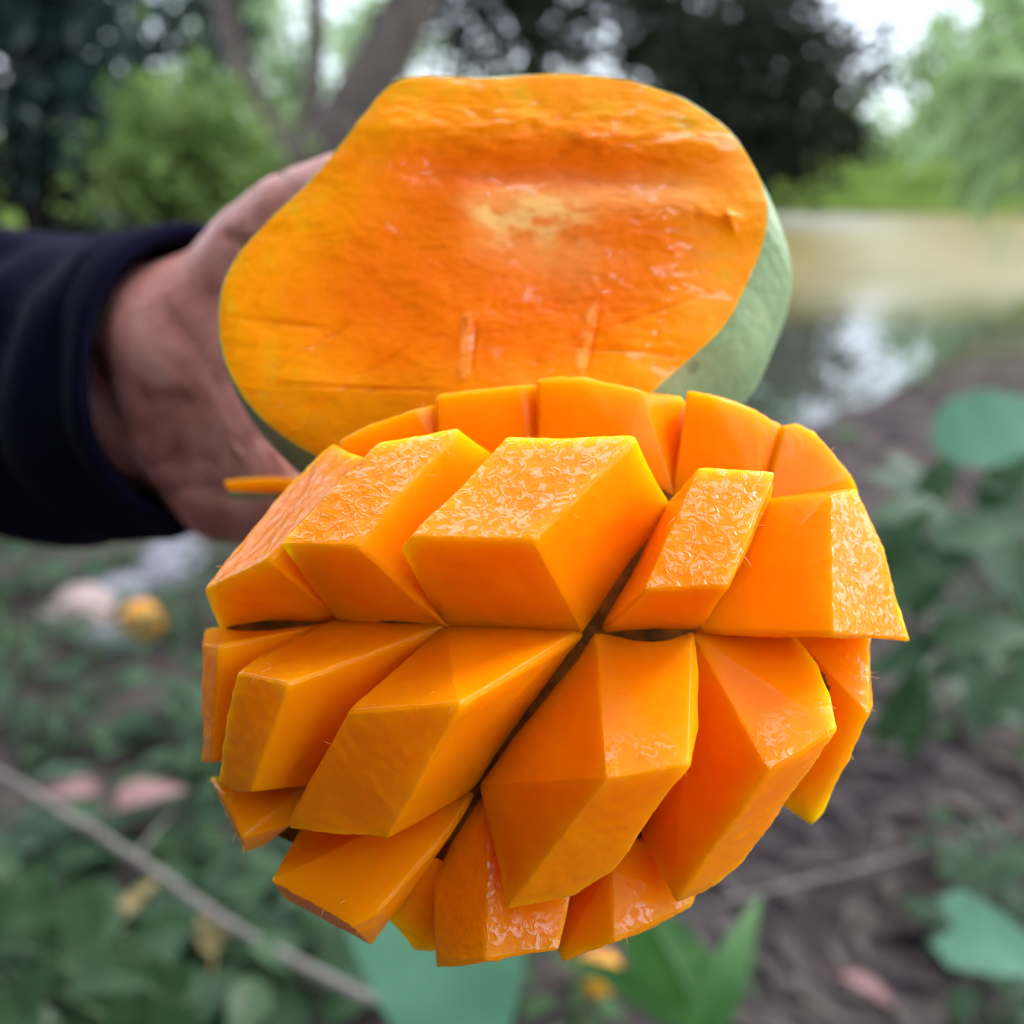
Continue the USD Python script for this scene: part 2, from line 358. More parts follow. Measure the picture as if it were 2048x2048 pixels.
def limbs(root, tips, r0, seed):
    g = np.random.default_rng(seed); parts = []
    for t in tips:
        mid = (np.asarray(root) * 0.45 + np.asarray(t) * 0.55) + g.normal(size=3) * 0.08 * np.linalg.norm(np.asarray(t) - root)
        parts.append(tube(spline([root, mid, t], 8), np.linspace(r0, r0 * 0.2, 8), 6))
    return parts


def tree(name, label, category, base, crown_c, radii, k, per, spread, leaf, mt, seed, r=0.15, shell=0.5, group=None):
    base = np.asarray(base, float); base[2] = gz(base[0], base[1]) - 0.05
    t = thing(name, label, category, base, 0, group)
    L = np.asarray(crown_c) - base
    pts, C = clumps(L, radii, k, per, spread, seed, shell)
    keep = pts[:, 2] + base[2] > 0.03
    g = np.random.default_rng(seed + 5)
    fork = np.array([L[0] * 0.6, L[1] * 0.6, max(0.25, L[2] - radii[2] * 0.6)])
    tr = [tube(spline([(0, 0, 0), fork * 0.5 + g.normal(size=3) * r * 0.3, fork], 8), np.linspace(r, r * 0.6, 8), 9)]
    tr += limbs(fork, C[g.choice(len(C), min(10, len(C)), replace=False)], r * 0.5, seed)
    obj('trunk', join(tr), 'bark', t)
    tag(obj('crown', leaf_cloud(pts[keep], leaf, seed + 1), mt, t, smooth=False), None, None, None, None)
    return t


tree('dark_tree', 'dark blue green leafy tree at the upper left behind the sleeve', 'tree', at(60, 300, 4.6) , at(10, 130, 4.6), (0.72, 0.7, 0.98), 80, 46, 0.14, 0.15, 'dark_leaf', 11, 0.09, 0.3)
tree('dark_tree', 'dark leafy tree behind the bright bush and left of the forked trunk', 'tree', at(330, 200, 9.5), at(240, -60, 9.5), (1.35, 1.2, 1.25), 60, 40, 0.22, 0.17, 'dark_leaf', 13, 0.12, 0.3)
tree('bright_bush', 'bright yellow green bush behind the dark sleeve and the hand', 'bush', at(390, 420, 3.6), at(385, 345, 3.6), (0.33, 0.27, 0.21), 38, 70, 0.085, 0.075, 'bright_leaf', 17, 0.04, 0.2)
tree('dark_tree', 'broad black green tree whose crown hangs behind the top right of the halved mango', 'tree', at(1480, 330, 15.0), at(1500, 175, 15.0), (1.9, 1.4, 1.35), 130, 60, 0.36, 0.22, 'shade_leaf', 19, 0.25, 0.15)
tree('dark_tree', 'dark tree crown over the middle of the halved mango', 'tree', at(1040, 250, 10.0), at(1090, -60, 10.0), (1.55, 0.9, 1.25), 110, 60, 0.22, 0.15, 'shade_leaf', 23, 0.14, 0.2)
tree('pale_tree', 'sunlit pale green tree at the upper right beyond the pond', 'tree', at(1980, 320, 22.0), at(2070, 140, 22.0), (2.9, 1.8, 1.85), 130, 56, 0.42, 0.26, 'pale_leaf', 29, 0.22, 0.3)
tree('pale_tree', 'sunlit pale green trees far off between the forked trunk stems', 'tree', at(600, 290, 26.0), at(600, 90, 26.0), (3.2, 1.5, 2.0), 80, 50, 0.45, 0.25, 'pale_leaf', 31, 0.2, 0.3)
for i, (px, d, rx, rz, mt, lab) in enumerate([
        (-250, 34, 6, 4.6, 'bright_leaf', 'far green tree behind the dark tree at the left edge'), (420, 40, 5, 3.4, 'pale_leaf', 'far pale tree behind the bright bush'),
        (900, 36, 5, 4.4, 'bright_leaf', 'far green tree behind the middle of the halved mango'), (1400, 42, 6, 2.7, 'bright_leaf', 'far green tree behind the broad black green tree'),
        (1800, 38, 5.5, 2.5, 'pale_leaf', 'far pale tree left of the sunlit pale tree'), (2350, 36, 6, 3.4, 'bright_leaf', 'far green tree at the right edge beyond the pond')]):
    c = at(px, 240, d); c[2] = 0.7 + rz * 0.75
    tree('far_tree', lab, 'tree', c, c, (rx, 3, rz), 90, 34, 0.75, 0.45, mt, 40 + i, 0.3, 0.3)

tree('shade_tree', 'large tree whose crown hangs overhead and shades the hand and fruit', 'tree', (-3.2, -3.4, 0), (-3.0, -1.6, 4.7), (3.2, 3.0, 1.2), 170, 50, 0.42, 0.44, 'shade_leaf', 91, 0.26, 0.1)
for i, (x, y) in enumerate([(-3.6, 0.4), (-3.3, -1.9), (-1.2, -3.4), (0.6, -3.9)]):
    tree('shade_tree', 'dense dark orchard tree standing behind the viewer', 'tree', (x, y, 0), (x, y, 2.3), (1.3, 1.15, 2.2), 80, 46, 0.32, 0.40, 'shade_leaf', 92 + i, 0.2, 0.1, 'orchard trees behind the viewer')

# the forked tree
ft = thing('forked_tree', 'grey brown tree with three diverging stems behind the left end of the mango', 'tree', ground_at(600, 480) * [1, 1, 0])
B = at(600, 330, 7.0)
o = np.array([B[0], B[1], 0.0])
stage.GetPrimAtPath(ft.GetPath()).GetAttribute('xformOp:translate').Set(Gf.Vec3d(*o))
low = tube(spline([(0, 0, -0.1), (0.02, 0, 0.45), B - o + (0, 0, 0.03)], 8), np.linspace(0.24, 0.19, 8), 12)
obj('trunk', low, 'bark', ft)
for pts, r in (([(596, 345), (548, 262), (480, 130), (440, -80), (400, -400)], (0.11, 0.085)), ([(606, 345), (624, 220), (632, 0), (628, -400)], (0.07, 0.052)), ([(612, 350), (715, 205), (800, 50), (890, -130), (960, -420)], (0.20, 0.16))):
    P = np.array([at(px, py, 7.0 + 0.15 * i) - o for i, (px, py) in enumerate(pts)])
    obj('stem', tube(spline(P, 14), np.linspace(*r, 14), 10), 'bark', ft)
pts, C = clumps(at(640, -420, 7.4) - o, (1.7, 1.5, 0.75), 60, 40, 0.2, 71, 0.3)
obj('crown', leaf_cloud(pts, 0.15, 72), 'dark_leaf', ft, smooth=False)

# hanging branch of pale leaves at the right
hb0 = at(2330, 40, 2.7)
hb = thing('hanging_branch', 'pale leafy branch drooping into view at the upper right edge', 'branch', hb0)
g = np.random.default_rng(5)
tips = [at(px, py, 2.7 + q) - hb0 for px, py, q in ((1905, 140, 0.1), (1930, 250, 0.0), (1985, 330, -0.1), (2030, 400, 0.05), (1960, 60, 0.2), (2040, 180, -0.1))]
obj('stem', join([tube(spline([(0, 0, 0), t * 0.5 + (0, 0, 0.06), t], 8), np.linspace(0.010, 0.003, 8), 6) for t in tips]), 'stem', hb)


def leaf_blade(length, width, curl=0.15, fold=0.12, heart=0.0, n=9):
    """One leaf, along +x from its stalk, face up."""
    u = np.linspace(0, 1, n)
    w = width * 0.5 * np.sin(np.pi * u ** 0.72) ** 0.85
    w[-1] = 0
    if heart:
        w = width * 0.5 * np.clip(1.02 - u, 0, 1) ** 0.62 * np.clip(u * 9 + 0.55, 0, 1)
        w[-1] = 0
    rows = []
    for k, s in enumerate((-1, -0.55, 0, 0.55, 1)):
        x = length * u - (heart * length * (1 - u) ** 6 * abs(s) * 1.0 if heart else 0)
        rows.append(np.c_[x, s * w, -curl * length * u ** 2 + fold * np.abs(s) * w - 0.05 * w * np.sin(u * 21) * abs(s)])
    V = np.stack(rows, 1).reshape(-1, 3)
    i = np.arange(n * 5).reshape(n, 5)
    Q = np.stack([i[:-1, :-1], i[1:, :-1], i[1:, 1:], i[:-1, 1:]], -1).reshape(-1, 4)
    return V, np.vstack([Q[:, [0, 1, 2]], Q[:, [0, 2, 3]]])


def placed(m, p, d, nrm):
    d = unit(d); s = unit(np.cross(nrm, d)); n = np.cross(d, s)
    return m[0] @ np.array([d, s, n]) + np.asarray(p), m[1]


for t in tips:
    for k in range(13):
        q = t * (0.5 + 0.042 * k) + g.normal(size=3) * 0.02
        d = unit(g.normal(size=3) + np.array([-0.6, 0, -1.0]))
        obj('leaf', placed(leaf_blade(g.uniform(0.15, 0.24), 0.055, 0.2), q, d, unit(g.normal(size=3) + (0, -0.7, 0.6))), 'pale_leaf', hb)

# ------------------------------------------------------------------ plants close to the lens
def plant(name, label, category, base, leaves, mt, stem_r=0.004, group=None):
    """leaves: (pixel x, pixel y, depth, length, width, heading in degrees in the picture plane, tilt towards the lens, heart)."""
    base = np.asarray(base, float); base[2] = gz(base[0], base[1]) - 0.01
    t = thing(name, label, category, base, 0, group)
    for px, py, d, L, W, head, tilt, heart in leaves:
        c = at(px, py, d)
        h = math.radians(head)
        dirn = RIGHT * math.cos(h) + UP * math.sin(h) * 0.8 - FWD * 0.25
        nrm = unit(np.array([0, 0, 1.0]) * (1 - tilt) - FWD * tilt)
        m = placed(leaf_blade(L, W, 0.18, 0.10, heart, 11), c - unit(dirn) * L * 0.45 - base, dirn, nrm)
        obj('leaf', m, mt, t)
        q = m[0][2]
        mid = q * np.array([0.5, 0.5, 0.7])
        obj('stem', tube(spline([(0, 0, 0), mid, q], 7), np.linspace(stem_r, stem_r * 0.5, 7), 6), 'stem', t)
    return t


plant('broad_leaved_plant', 'pale green heart shaped leaf below the scored mango at the bottom edge', 'plant', ground_at(860, 2080), [(900, 1950, 0.86, 0.19, 0.185, -80, 0.35, 0.35)], 'pale_teal_leaf')
g = np.random.default_rng(33)
rl = [(1830, 1020, 1.35, 0.12, 0.060, 175, 0.35, 0), (1950, 1060, 1.3, 0.13, 0.065, 20, 0.3, 0), (1870, 1120, 1.3, 0.14, 0.055, 200, 0.3, 0), (2010, 960, 1.5, 0.13, 0.06, 60, 0.4, 0), (1960, 1260, 1.3, 0.15, 0.06, 10, 0.4, 0),
      (1935, 1320, 1.35, 0.12, 0.05, 190, 0.3, 0), (2010, 1390, 1.3, 0.12, 0.05, 30, 0.3, 0), (1790, 960, 1.6, 0.10, 0.05, 150, 0.3, 0)]
rl += [(g.uniform(1770, 2080), g.uniform(940, 1450), g.uniform(1.25, 1.7), g.uniform(0.08, 0.14), g.uniform(0.03, 0.055), g.uniform(0, 360), g.uniform(0.2, 0.5), 0) for _ in range(26)]
plant('broad_leaved_plant', 'dark plant with many pointed leaves at the right edge of the picture', 'plant', ground_at(2050, 1400), rl, 'teal_leaf')
plant('broad_leaved_plant', 'large pale green leaf leaning in at the right edge above the dark plant', 'plant', ground_at(2120, 1300), [(1985, 850, 1.15, 0.15, 0.105, 25, 0.5, 0.0)], 'pale_teal_leaf')
plant('broad_leaved_plant', 'pale leaf of a low plant at the lower right edge', 'plant', ground_at(2030, 1950), [(2005, 1890, 1.2, 0.12, 0.10, -20, 0.5, 0.2)], 'pale_teal_leaf')
ll_ = []
for _ in range(40):
    lx = g.uniform(-60, 330)
    ll_.append((lx, 1660 + 0.62 * (lx + 60) + g.uniform(0, 330), g.uniform(1.0, 1.35), g.uniform(0.06, 0.115), g.uniform(0.04, 0.07), g.uniform(0, 360), g.uniform(0.2, 0.5), 0.1))
plant('broad_leaved_plant', 'dark green leaves crowding the lower left corner below the stick', 'plant', ground_at(-40, 2000), ll_, 'teal_leaf')
gt0 = ground_at(1420, 2120)
gt = thing('grass_tuft', 'bright green tuft of broad grass blades under the scored mango', 'grass tuft', gt0)
g = np.random.default_rng(9)
for k, (px, py, L, W, hd) in enumerate([(1290, 1930, 0.12, 0.030, 128), (1380, 1900, 0.13, 0.036, 112), (1330, 2000, 0.12, 0.028, 145), (1440, 1985, 0.11, 0.03, 66), (1400, 2030, 0.11, 0.034, 95)]):
    h = math.radians(hd)
    dirn = RIGHT * math.cos(h) + UP * math.sin(h) - FWD * 0.15
    c = at(px, py, 0.85 + 0.05 * (k % 3)) - gt0
    b = leaf_blade(L, W * 1.25, 0.9, 0.3, 0, 13)
    obj('blade', placed(b, c - unit(dirn) * L * 0.5, dirn, unit(-FWD + 0.5 * UP + g.normal(size=3) * 0.3)), 'grass_leaf', gt)

# weeds: a few kinds, then copies
g = np.random.default_rng(21)


def weed(name, label, seed, n, L, W, H, mt, loc):
    r = np.random.default_rng(seed)
    t = thing(name, label, 'weed', loc, 0, 'low weeds on the ground')
    st = []
    for k in range(n):
        a = 2.4 * k + r.uniform(-0.4, 0.4); z = H * (0.25 + 0.75 * k / n)
        top = np.array([math.cos(a), math.sin(a), 0]) * H * 0.35 * r.uniform(0.6, 1.2) + (0, 0, z)
        st.append(tube([(0, 0, -0.02), top * (0.3, 0.3, 0.7), top], [0.0022, 0.0018, 0.001], 5))
        d = (math.cos(a), math.sin(a), r.uniform(-0.2, 0.35))
        obj('leaf', placed(leaf_blade(L * r.uniform(0.7, 1.2), W * r.uniform(0.8, 1.2), 0.25, 0.15, 0, 7), top, d, unit(r.normal(size=3) * 0.25 + (0, 0, 1))), mt, t)
    obj('stem', join(st), 'stem', t)
    return t


def on_ground(px, py):
    p = ground_at(px, py); return (p[0], p[1], gz(p[0], p[1]))


KINDS = [('leafy_weed', 'low dark green weed with rounded leaves on the ground', 1, 11, 0.045, 0.030, 0.09, 'weed_leaf'), ('pointed_weed', 'low green weed with narrow pointed leaves on the ground', 2, 14, 0.060, 0.022, 0.13, 'weed_leaf'),
         ('light_weed', 'low fresh green weed with light leaves on the ground', 3, 9, 0.050, 0.030, 0.08, 'weed_leaf_light'), ('tall_weed', 'taller teal weed with broad leaves on the ground', 4, 12, 0.065, 0.042, 0.14, 'teal_leaf')]
spots = []
for px in np.arange(-60, 760, 62):
    for py in np.arange(1120, 2080, 62):
        spots.append((px + g.uniform(-30, 30), py + g.uniform(-30, 30), 0.46))
for px in np.arange(1450, 2140, 75):
    for py in np.arange(800, 2080, 75):
        spots.append((px + g.uniform(-35, 35), py + g.uniform(-35, 35), 0.04 if px < 1850 else 0.22))
for px in np.arange(760, 1450, 80):
    for py in np.arange(1900, 2080, 80):
        spots.append((px + g.uniform(-35, 35), py + g.uniform(-35, 35), 0.2))
first = {}
for px, py, prob in spots:
    if g.uniform() > prob:
        continue
    nm, lab, sd, n, L, W, H, mt = KINDS[int(g.choice(4, p=[0.4, 0.25, 0.2, 0.15]))]
    loc = on_ground(px, py)
    if nm not in first:
        first[nm] = weed(nm, lab, sd, n, L, W, H, mt, loc)
    else:
        copy_of(first[nm], loc, g.uniform(0, 360), lab, 'weed', 'low weeds on the ground', g.uniform(0.6, 1.35))


for px, py, sc, kd in ((1530, 740, 2.3, 'leafy_weed'), (1505, 830, 1.8, 'tall_weed'), (1600, 885, 1.0, 'light_weed'), (1690, 880, 1.0, 'light_weed'), (1830, 750, 1.5, 'light_weed'), (1900, 690, 1.6, 'light_weed'), (1980, 640, 1.8, 'leafy_weed'), (1480, 690, 2.2, 'leafy_weed')):
    copy_of(first[kd], on_ground(px, py), px, 'leafy weed growing on the near bank of the pond', 'weed', 'weeds along the near bank of the pond', sc)


# dead leaves lying on the soil
def dead_leaf(px, py, L, W, mt, name, label, group, rz, first=None, lift=0.0):
    loc = np.array(on_ground(px, py)) + (0, 0, 0.012) if not lift else ground_at(px, py, lift)
    if first is not None:
        return copy_of(first, loc, rz, label, 'dead leaf', group, L)
    t = thing(name, label, 'dead leaf', loc, rz, group, L)
    obj('blade', placed(leaf_blade(1.0, W / L, 0.25, 0.35, 0, 9), (-0.5, 0, 0), (1, 0, 0.1), (0.1, 0.1, 1)), mt, t)
    obj('stalk', tube([(-0.5, 0, 0.0), (-0.68, 0.03, 0.03), (-0.8, 0.08, 0.0)], [0.016, 0.013, 0.01], 5), mt, t)
    return t


fd = None
for px in np.arange(1350, 2140, 58):
    for py in np.arange(840, 2090, 58):
        if g.uniform() < 0.62:
            r = dead_leaf(px + g.uniform(-28, 28), py + g.uniform(-28, 28), g.uniform(0.05, 0.11), 0.035, 'dry_leaf', 'dead_leaf', 'curled grey brown dead leaf lying on the bare soil', 'grey dead leaves on the soil', g.uniform(0, 360), fd)
            fd = fd or r
for px in np.arange(-40, 900, 90):
    for py in np.arange(1130, 2090, 90):
        if g.uniform() < 0.5:
            dead_leaf(px + g.uniform(-40, 40), py + g.uniform(-40, 40), g.uniform(0.05, 0.10), 0.035, 'dry_leaf', 'dead_leaf', 'curled grey brown dead leaf lying on the bare soil', 'grey dead leaves on the soil', g.uniform(0, 360), fd)
dead_leaf(305, 1590, 0.11, 0.085, 'dry_leaf_pink', 'fallen_leaf', 'round pinkish dead leaf left of the scored mango above the stick', None, 40, None, 0.13)
dead_leaf(140, 1580, 0.10, 0.05, 'dry_leaf_pink', 'fallen_leaf', 'narrow pinkish dead leaf near the left edge above the stick', None, 170, None, 0.13)
dead_leaf(1740, 1990, 0.09, 0.035, 'dry_leaf_pink', 'fallen_leaf', 'pinkish folded dead leaf on the soil at the bottom right', None, -40)
dead_leaf(345, 1870, 0.13, 0.035, 'dry_leaf_yellow', 'yellow_leaf', 'straw yellow dead leaf under the stick, left one of a pair', None, 60, None, 0.13)
dead_leaf(420, 1850, 0.12, 0.035, 'dry_leaf_yellow', 'yellow_leaf', 'straw yellow dead leaf under the stick, right one of a pair', None, 110, None, 0.13)
dead_leaf(280, 1790, 0.09, 0.03, 'dry_leaf_yellow', 'yellow_leaf', 'small tan dead leaf touching the lower side of the stick', None, 80, None, 0.13)

# stick, thin stalk
def stick(name, label, pix, r, mt='twig_bark', lift=0.03):
    P = [ground_at(p[0], p[1], lift) for p in pix]
    t = thing(name, label, 'stick', P[0])
    n = 26
    Q = spline([p - P[0] for p in P], n); Q += 0.006 * (fbm(Q * 14, 3, 4)[:, None] - 0.5) * np.array([1, 1, 1])
    obj('stem', tube(Q, r * (1 + 0.25 * (noise(Q * 30, 2) - 0.5)), 9), mt, t)
    k = Q[n // 2]; obj('side_twig', tube([k, k + (0.02, 0.03, 0.02), k + (0.035, 0.07, 0.025)], [r * 0.5, r * 0.4, r * 0.2], 6), mt, t)
    return t


stick('fallen_stick', 'long bare grey stick slanting across the lower left weeds', [(-120, 1500), (20, 1560), (170, 1650), (330, 1760), (500, 1870), (640, 1950), (760, 2010)], 0.0065, lift=0.16)
stick('fallen_stick', 'thin straight grey stalk on the soil at the lower right', [(1440, 1800), (1620, 1760), (1800, 1710), (1990, 1650)], 0.004, lift=0.035)

# orange fruits, stones
def fruit(px, py, R, label):
    c = ground_at(px, py, R * 0.75)
    t = thing('orange_fruit', label, 'fruit', c)
    s = trimesh.creation.icosphere(subdivisions=4); v = s.vertices * (R, R * 0.86, R * 0.95)
    v[:, 2] -= 0.12 * R * np.exp(-(v[:, 0] ** 2 + v[:, 1] ** 2) / (0.05 * R * R)) * np.sign(v[:, 2])
    v += s.vertices * R * 0.06 * (fbm(s.vertices * 2, 2, 5)[:, None] - 0.5)
    obj('flesh', (v, s.faces), 'orange_peel', t)
    obj('stalk', tube([(0, 0, R * 0.78), (0.003, 0, R * 1.02), (0.008, 0, R * 1.15)], [0.0025, 0.002, 0.002], 6), 'twig_bark', t)


fruit(285, 1240, 0.050, 'orange fruit lying among pale stones left of the scored mango')
fruit(1195, 1945, 0.034, 'orange fruit on the ground just under the bottom of the scored mango')


def stone(px, py, R, mt, label, sq):
    c = np.array(on_ground(px, py)); c[2] += R * 0.25
    s = trimesh.creation.icosphere(subdivisions=4)
    v = s.vertices * (1 + 0.5 * (fbm(s.vertices * 1.6 + px, 3, 6)[:, None] - 0.5)) * np.array(sq) * R
    p = path_for('stone'); m = usdkit.mesh(stage, p, (v + c, s.faces), M[mt], smooth=True)
    tag(m.GetPrim(), label, 'stone')


stone(165, 1235, 0.085, 'pink_stone', 'pinkish pale stone left of the orange fruit', (1.0, 1.2, 0.7))
stone(215, 1290, 0.06, 'grey_stone', 'small whitish stone in front of the orange fruit', (1.1, 0.8, 0.6))
stone(345, 1150, 0.10, 'grey_stone', 'grey stone behind the orange fruit and under the sleeve', (0.9, 1.3, 0.7))
stone(225, 1195, 0.07, 'grey_stone', 'pale grey stone touching the left of the orange fruit', (1.2, 0.9, 0.7))

# ------------------------------------------------------------------ the scored mango cheek, turned inside out
def ul(u, v, d): return (380 + u * 0.5176, 740 + v * 0.5176, d)      # corners were measured on four enlargements
def ur(u, v, d): return (1000 + u * 0.4658, 740 + v * 0.4658, d)
def ll(u, v, d): return (380 + u * 0.4141, 1200 + v * 0.4141, d)
def lr(u, v, d): return (1000 + u * 0.4141, 1200 + v * 0.4141, d)


def pts_of(f, rows):
    return [f(*r) for r in rows]


# each block: corners of its scraped outer face, corners where it still holds to the skin
BLOCKS = [
    # upper row beside the horizontal cut, left to right
    (pts_of(ul, [(66, 860, .163), (310, 738, .150), (680, 338, .161), (560, 288, .168), (400, 425, .172)]), pts_of(ul, [(585, 968, .166), (122, 990, .173), (720, 520, .172), (300, 700, .180)])),
    (pts_of(ul, [(342, 670, .149), (640, 678, .1445), (1035, 226, .1585), (735, 287, .1575)]), pts_of(ul, [(1000, 990, .160), (800, 992, .163), (590, 980, .166), (1150, 326, .166), (700, 480, .172), (815, 690, .151), (1060, 930, .165)])),
    (pts_of(ul, [(850, 645, .1415), (1325, 658, .1380), (1715, 266, .1520), (1226, 261, .1525)]), pts_of(ul, [(1514, 1006, .157), (992, 985, .160), (1838, 530, .166), (1250, 520, .168), (820, 692, .1445), (1808, 470, .163)])),
    (pts_of(ur, [(620, 948, .1415), (972, 932, .1410), (1180, 436, .1520), (864, 415, .1520)]), pts_of(ur, [(846, 1108, .158), (450, 1114, .157), (720, 588, .166), (1150, 560, .167)])),
    (pts_of(ur, [(1412, 535, .1560), (1415, 1133, .1470), (1590, 1142, .1530), (1760, 1168, .1590), (1700, 960, .1620), (1650, 780, .1640), (1522, 500, .1640)]), pts_of(ur, [(850, 1112, .158), (1130, 560, .167), (1600, 1110, .171), (1500, 700, .180)])),
    # row behind it, along the top
    (pts_of(ul, [(578, 290, .172), (700, 214, .171), (880, 153, .170), (954, 139, .171), (960, 170, .180), (610, 300, .180)]), pts_of(ul, [(720, 430, .172), (990, 400, .170), (1010, 200, .180)])),
    (pts_of(ul, [(955, 113, .1685), (1150, 79, .168), (1280, 60, .1675), (1345, 63, .1685), (1340, 90, .178), (965, 150, .179)]), pts_of(ul, [(960, 430, .170), (1340, 450, .170), (1385, 130, .180), (1380, 420, .178)])),
    (pts_of(ul, [(1346, 46, .1655), (1500, 39, .165), (1650, 56, .1655), (1760, 78, .166), (1902, 108, .176), (1350, 75, .177)]), pts_of(ul, [(1340, 470, .170), (1862, 490, .170), (1920, 400, .182), (1925, 150, .182), (1700, 300, .167)])),
    (pts_of(ur, [(802, 90, .1665), (900, 113, .1665), (1080, 179, .168), (1200, 250, .171), (1170, 270, .181), (815, 120, .177)]), pts_of(ur, [(733, 580, .170), (1140, 570, .171), (1215, 480, .184), (1222, 290, .183)])),
    (pts_of(ur, [(1212, 242, .1700), (1262, 233, .1705), (1330, 262, .171), (1432, 360, .172), (1522, 480, .173), (1545, 540, .174), (1430, 400, .184), (1240, 270, .182)]), pts_of(ur, [(1130, 580, .170), (1420, 590, .173), (1350, 520, .184)])),
    # lower row under the horizontal cut
    (pts_of(ll, [(76, 206, .165), (148, 223, .158), (105, 789, .164), (60, 792, .168)]), pts_of(ll, [(690, 110, .167), (95, 158, .175), (330, 780, .174), (110, 700, .182), (600, 300, .170)])),
    (pts_of(ll, [(240, 345, .1530), (480, 402, .1460), (292, 921, .1545), (215, 921, .158), (150, 880, .161)]), pts_of(ll, [(1235, 122, .160), (715, 104, .166), (330, 290, .158), (700, 880, .167), (330, 880, .174), (1000, 500, .166)])),
    (pts_of(ll, [(790, 533, .1455), (1310, 497, .1370), (952, 1156, .1500), (480, 1096, .1570), (495, 1040, .156)]), pts_of(ll, [(1880, 160, .1577), (1240, 132, .160), (1354, 902, .163), (800, 900, .168), (1150, 1030, .158)])),
    (pts_of(lr, [(512, 862, .1360), (912, 792, .1375), (850, 880, .139), (680, 1122, .144), (530, 1310, .149), (345, 1420, .151), (30, 1490, .151)]), pts_of(lr, [(469, 171, .157), (922, 158, .158), (936, 320, .153), (940, 600, .145), (-78, 903, .162), (650, 1050, .166)])),
    (pts_of(lr, [(1300, 816, .1410), (1630, 612, .1460), (1300, 1090, .1560), (1130, 1282, .157), (960, 1402, .158), (848, 1452, .1545)]), pts_of(lr, [(936, 162, .158), (860, 560, .163), (1408, 152, .163), (1530, 310, .156), (1590, 450, .151), (690, 1130, .165), (1200, 950, .172)])),
    (pts_of(lr, [(1788, 152, .168), (1806, 490, .1605), (1790, 545, .158), (1640, 800, .162), (1545, 1042, .168), (1498, 1080, .169)]), pts_of(lr, [(1420, 156, .165), (1330, 150, .168), (1290, 420, .173), (1370, 985, .170), (1400, 700, .178), (1700, 250, .178)])),
    # lowest row
    (pts_of(ll, [(98, 850, .173), (150, 932, .164), (258, 1145, .163), (272, 1226, .167), (190, 1060, .172)]), pts_of(ll, [(575, 885, .169), (490, 1072, .167), (370, 1182, .170), (300, 900, .176)])),
    (pts_of(ll, [(385, 1350, .158), (782, 1584, .1515), (906, 1512, .152), (962, 1562, .163), (880, 1670, .161), (640, 1540, .164), (450, 1440, .167)]), pts_of(ll, [(1382, 905, .165), (560, 1080, .172), (1260, 1100, .160), (700, 1300, .176)])),
    (pts_of(ll, [(930, 1530, .168), (1090, 1692, .168), (1195, 1694, .167)]), pts_of(ll, [(1210, 1180, .168), (1000, 1300, .176), (1230, 1500, .176), (1300, 1000, .170)])),
    (pts_of(ll, [(1186, 1771, .158), (1425, 1742, .1505), (1786, 1695, .1525), (1842, 1418, .157)]), pts_of(ll, [(1445, 900, .165), (1178, 1350, .166), (1850, 1250, .170), (1500, 1500, .178), (1720, 1640, .166)])),
    (pts_of(lr, [(545, 1645, .1545), (300, 1732, .160), (282, 1692, .163), (700, 1600, .1575), (942, 1465, .161), (962, 1402, .165)]), pts_of(lr, [(690, 1140, .167), (345, 1410, .168), (980, 1250, .172), (650, 1450, .178), (540, 1310, .160)])),
]
HC = at(1050, 1300, 0.176)
cheek = thing('scored_mango_cheek', 'ripe orange mango cheek scored into blocks and turned inside out', 'cut mango', HC)
roots = []


PULP = [0.25, 1, 1, 1, 0.9, 0.3, 0.4, 0.5, 0.3, 0.3, 0.2, 0.06, 0.05, 0.05, 0.05, 1, 0.3, 0.3, 0.2, 0.9, 0.9]      # how pulpy each scraped face is


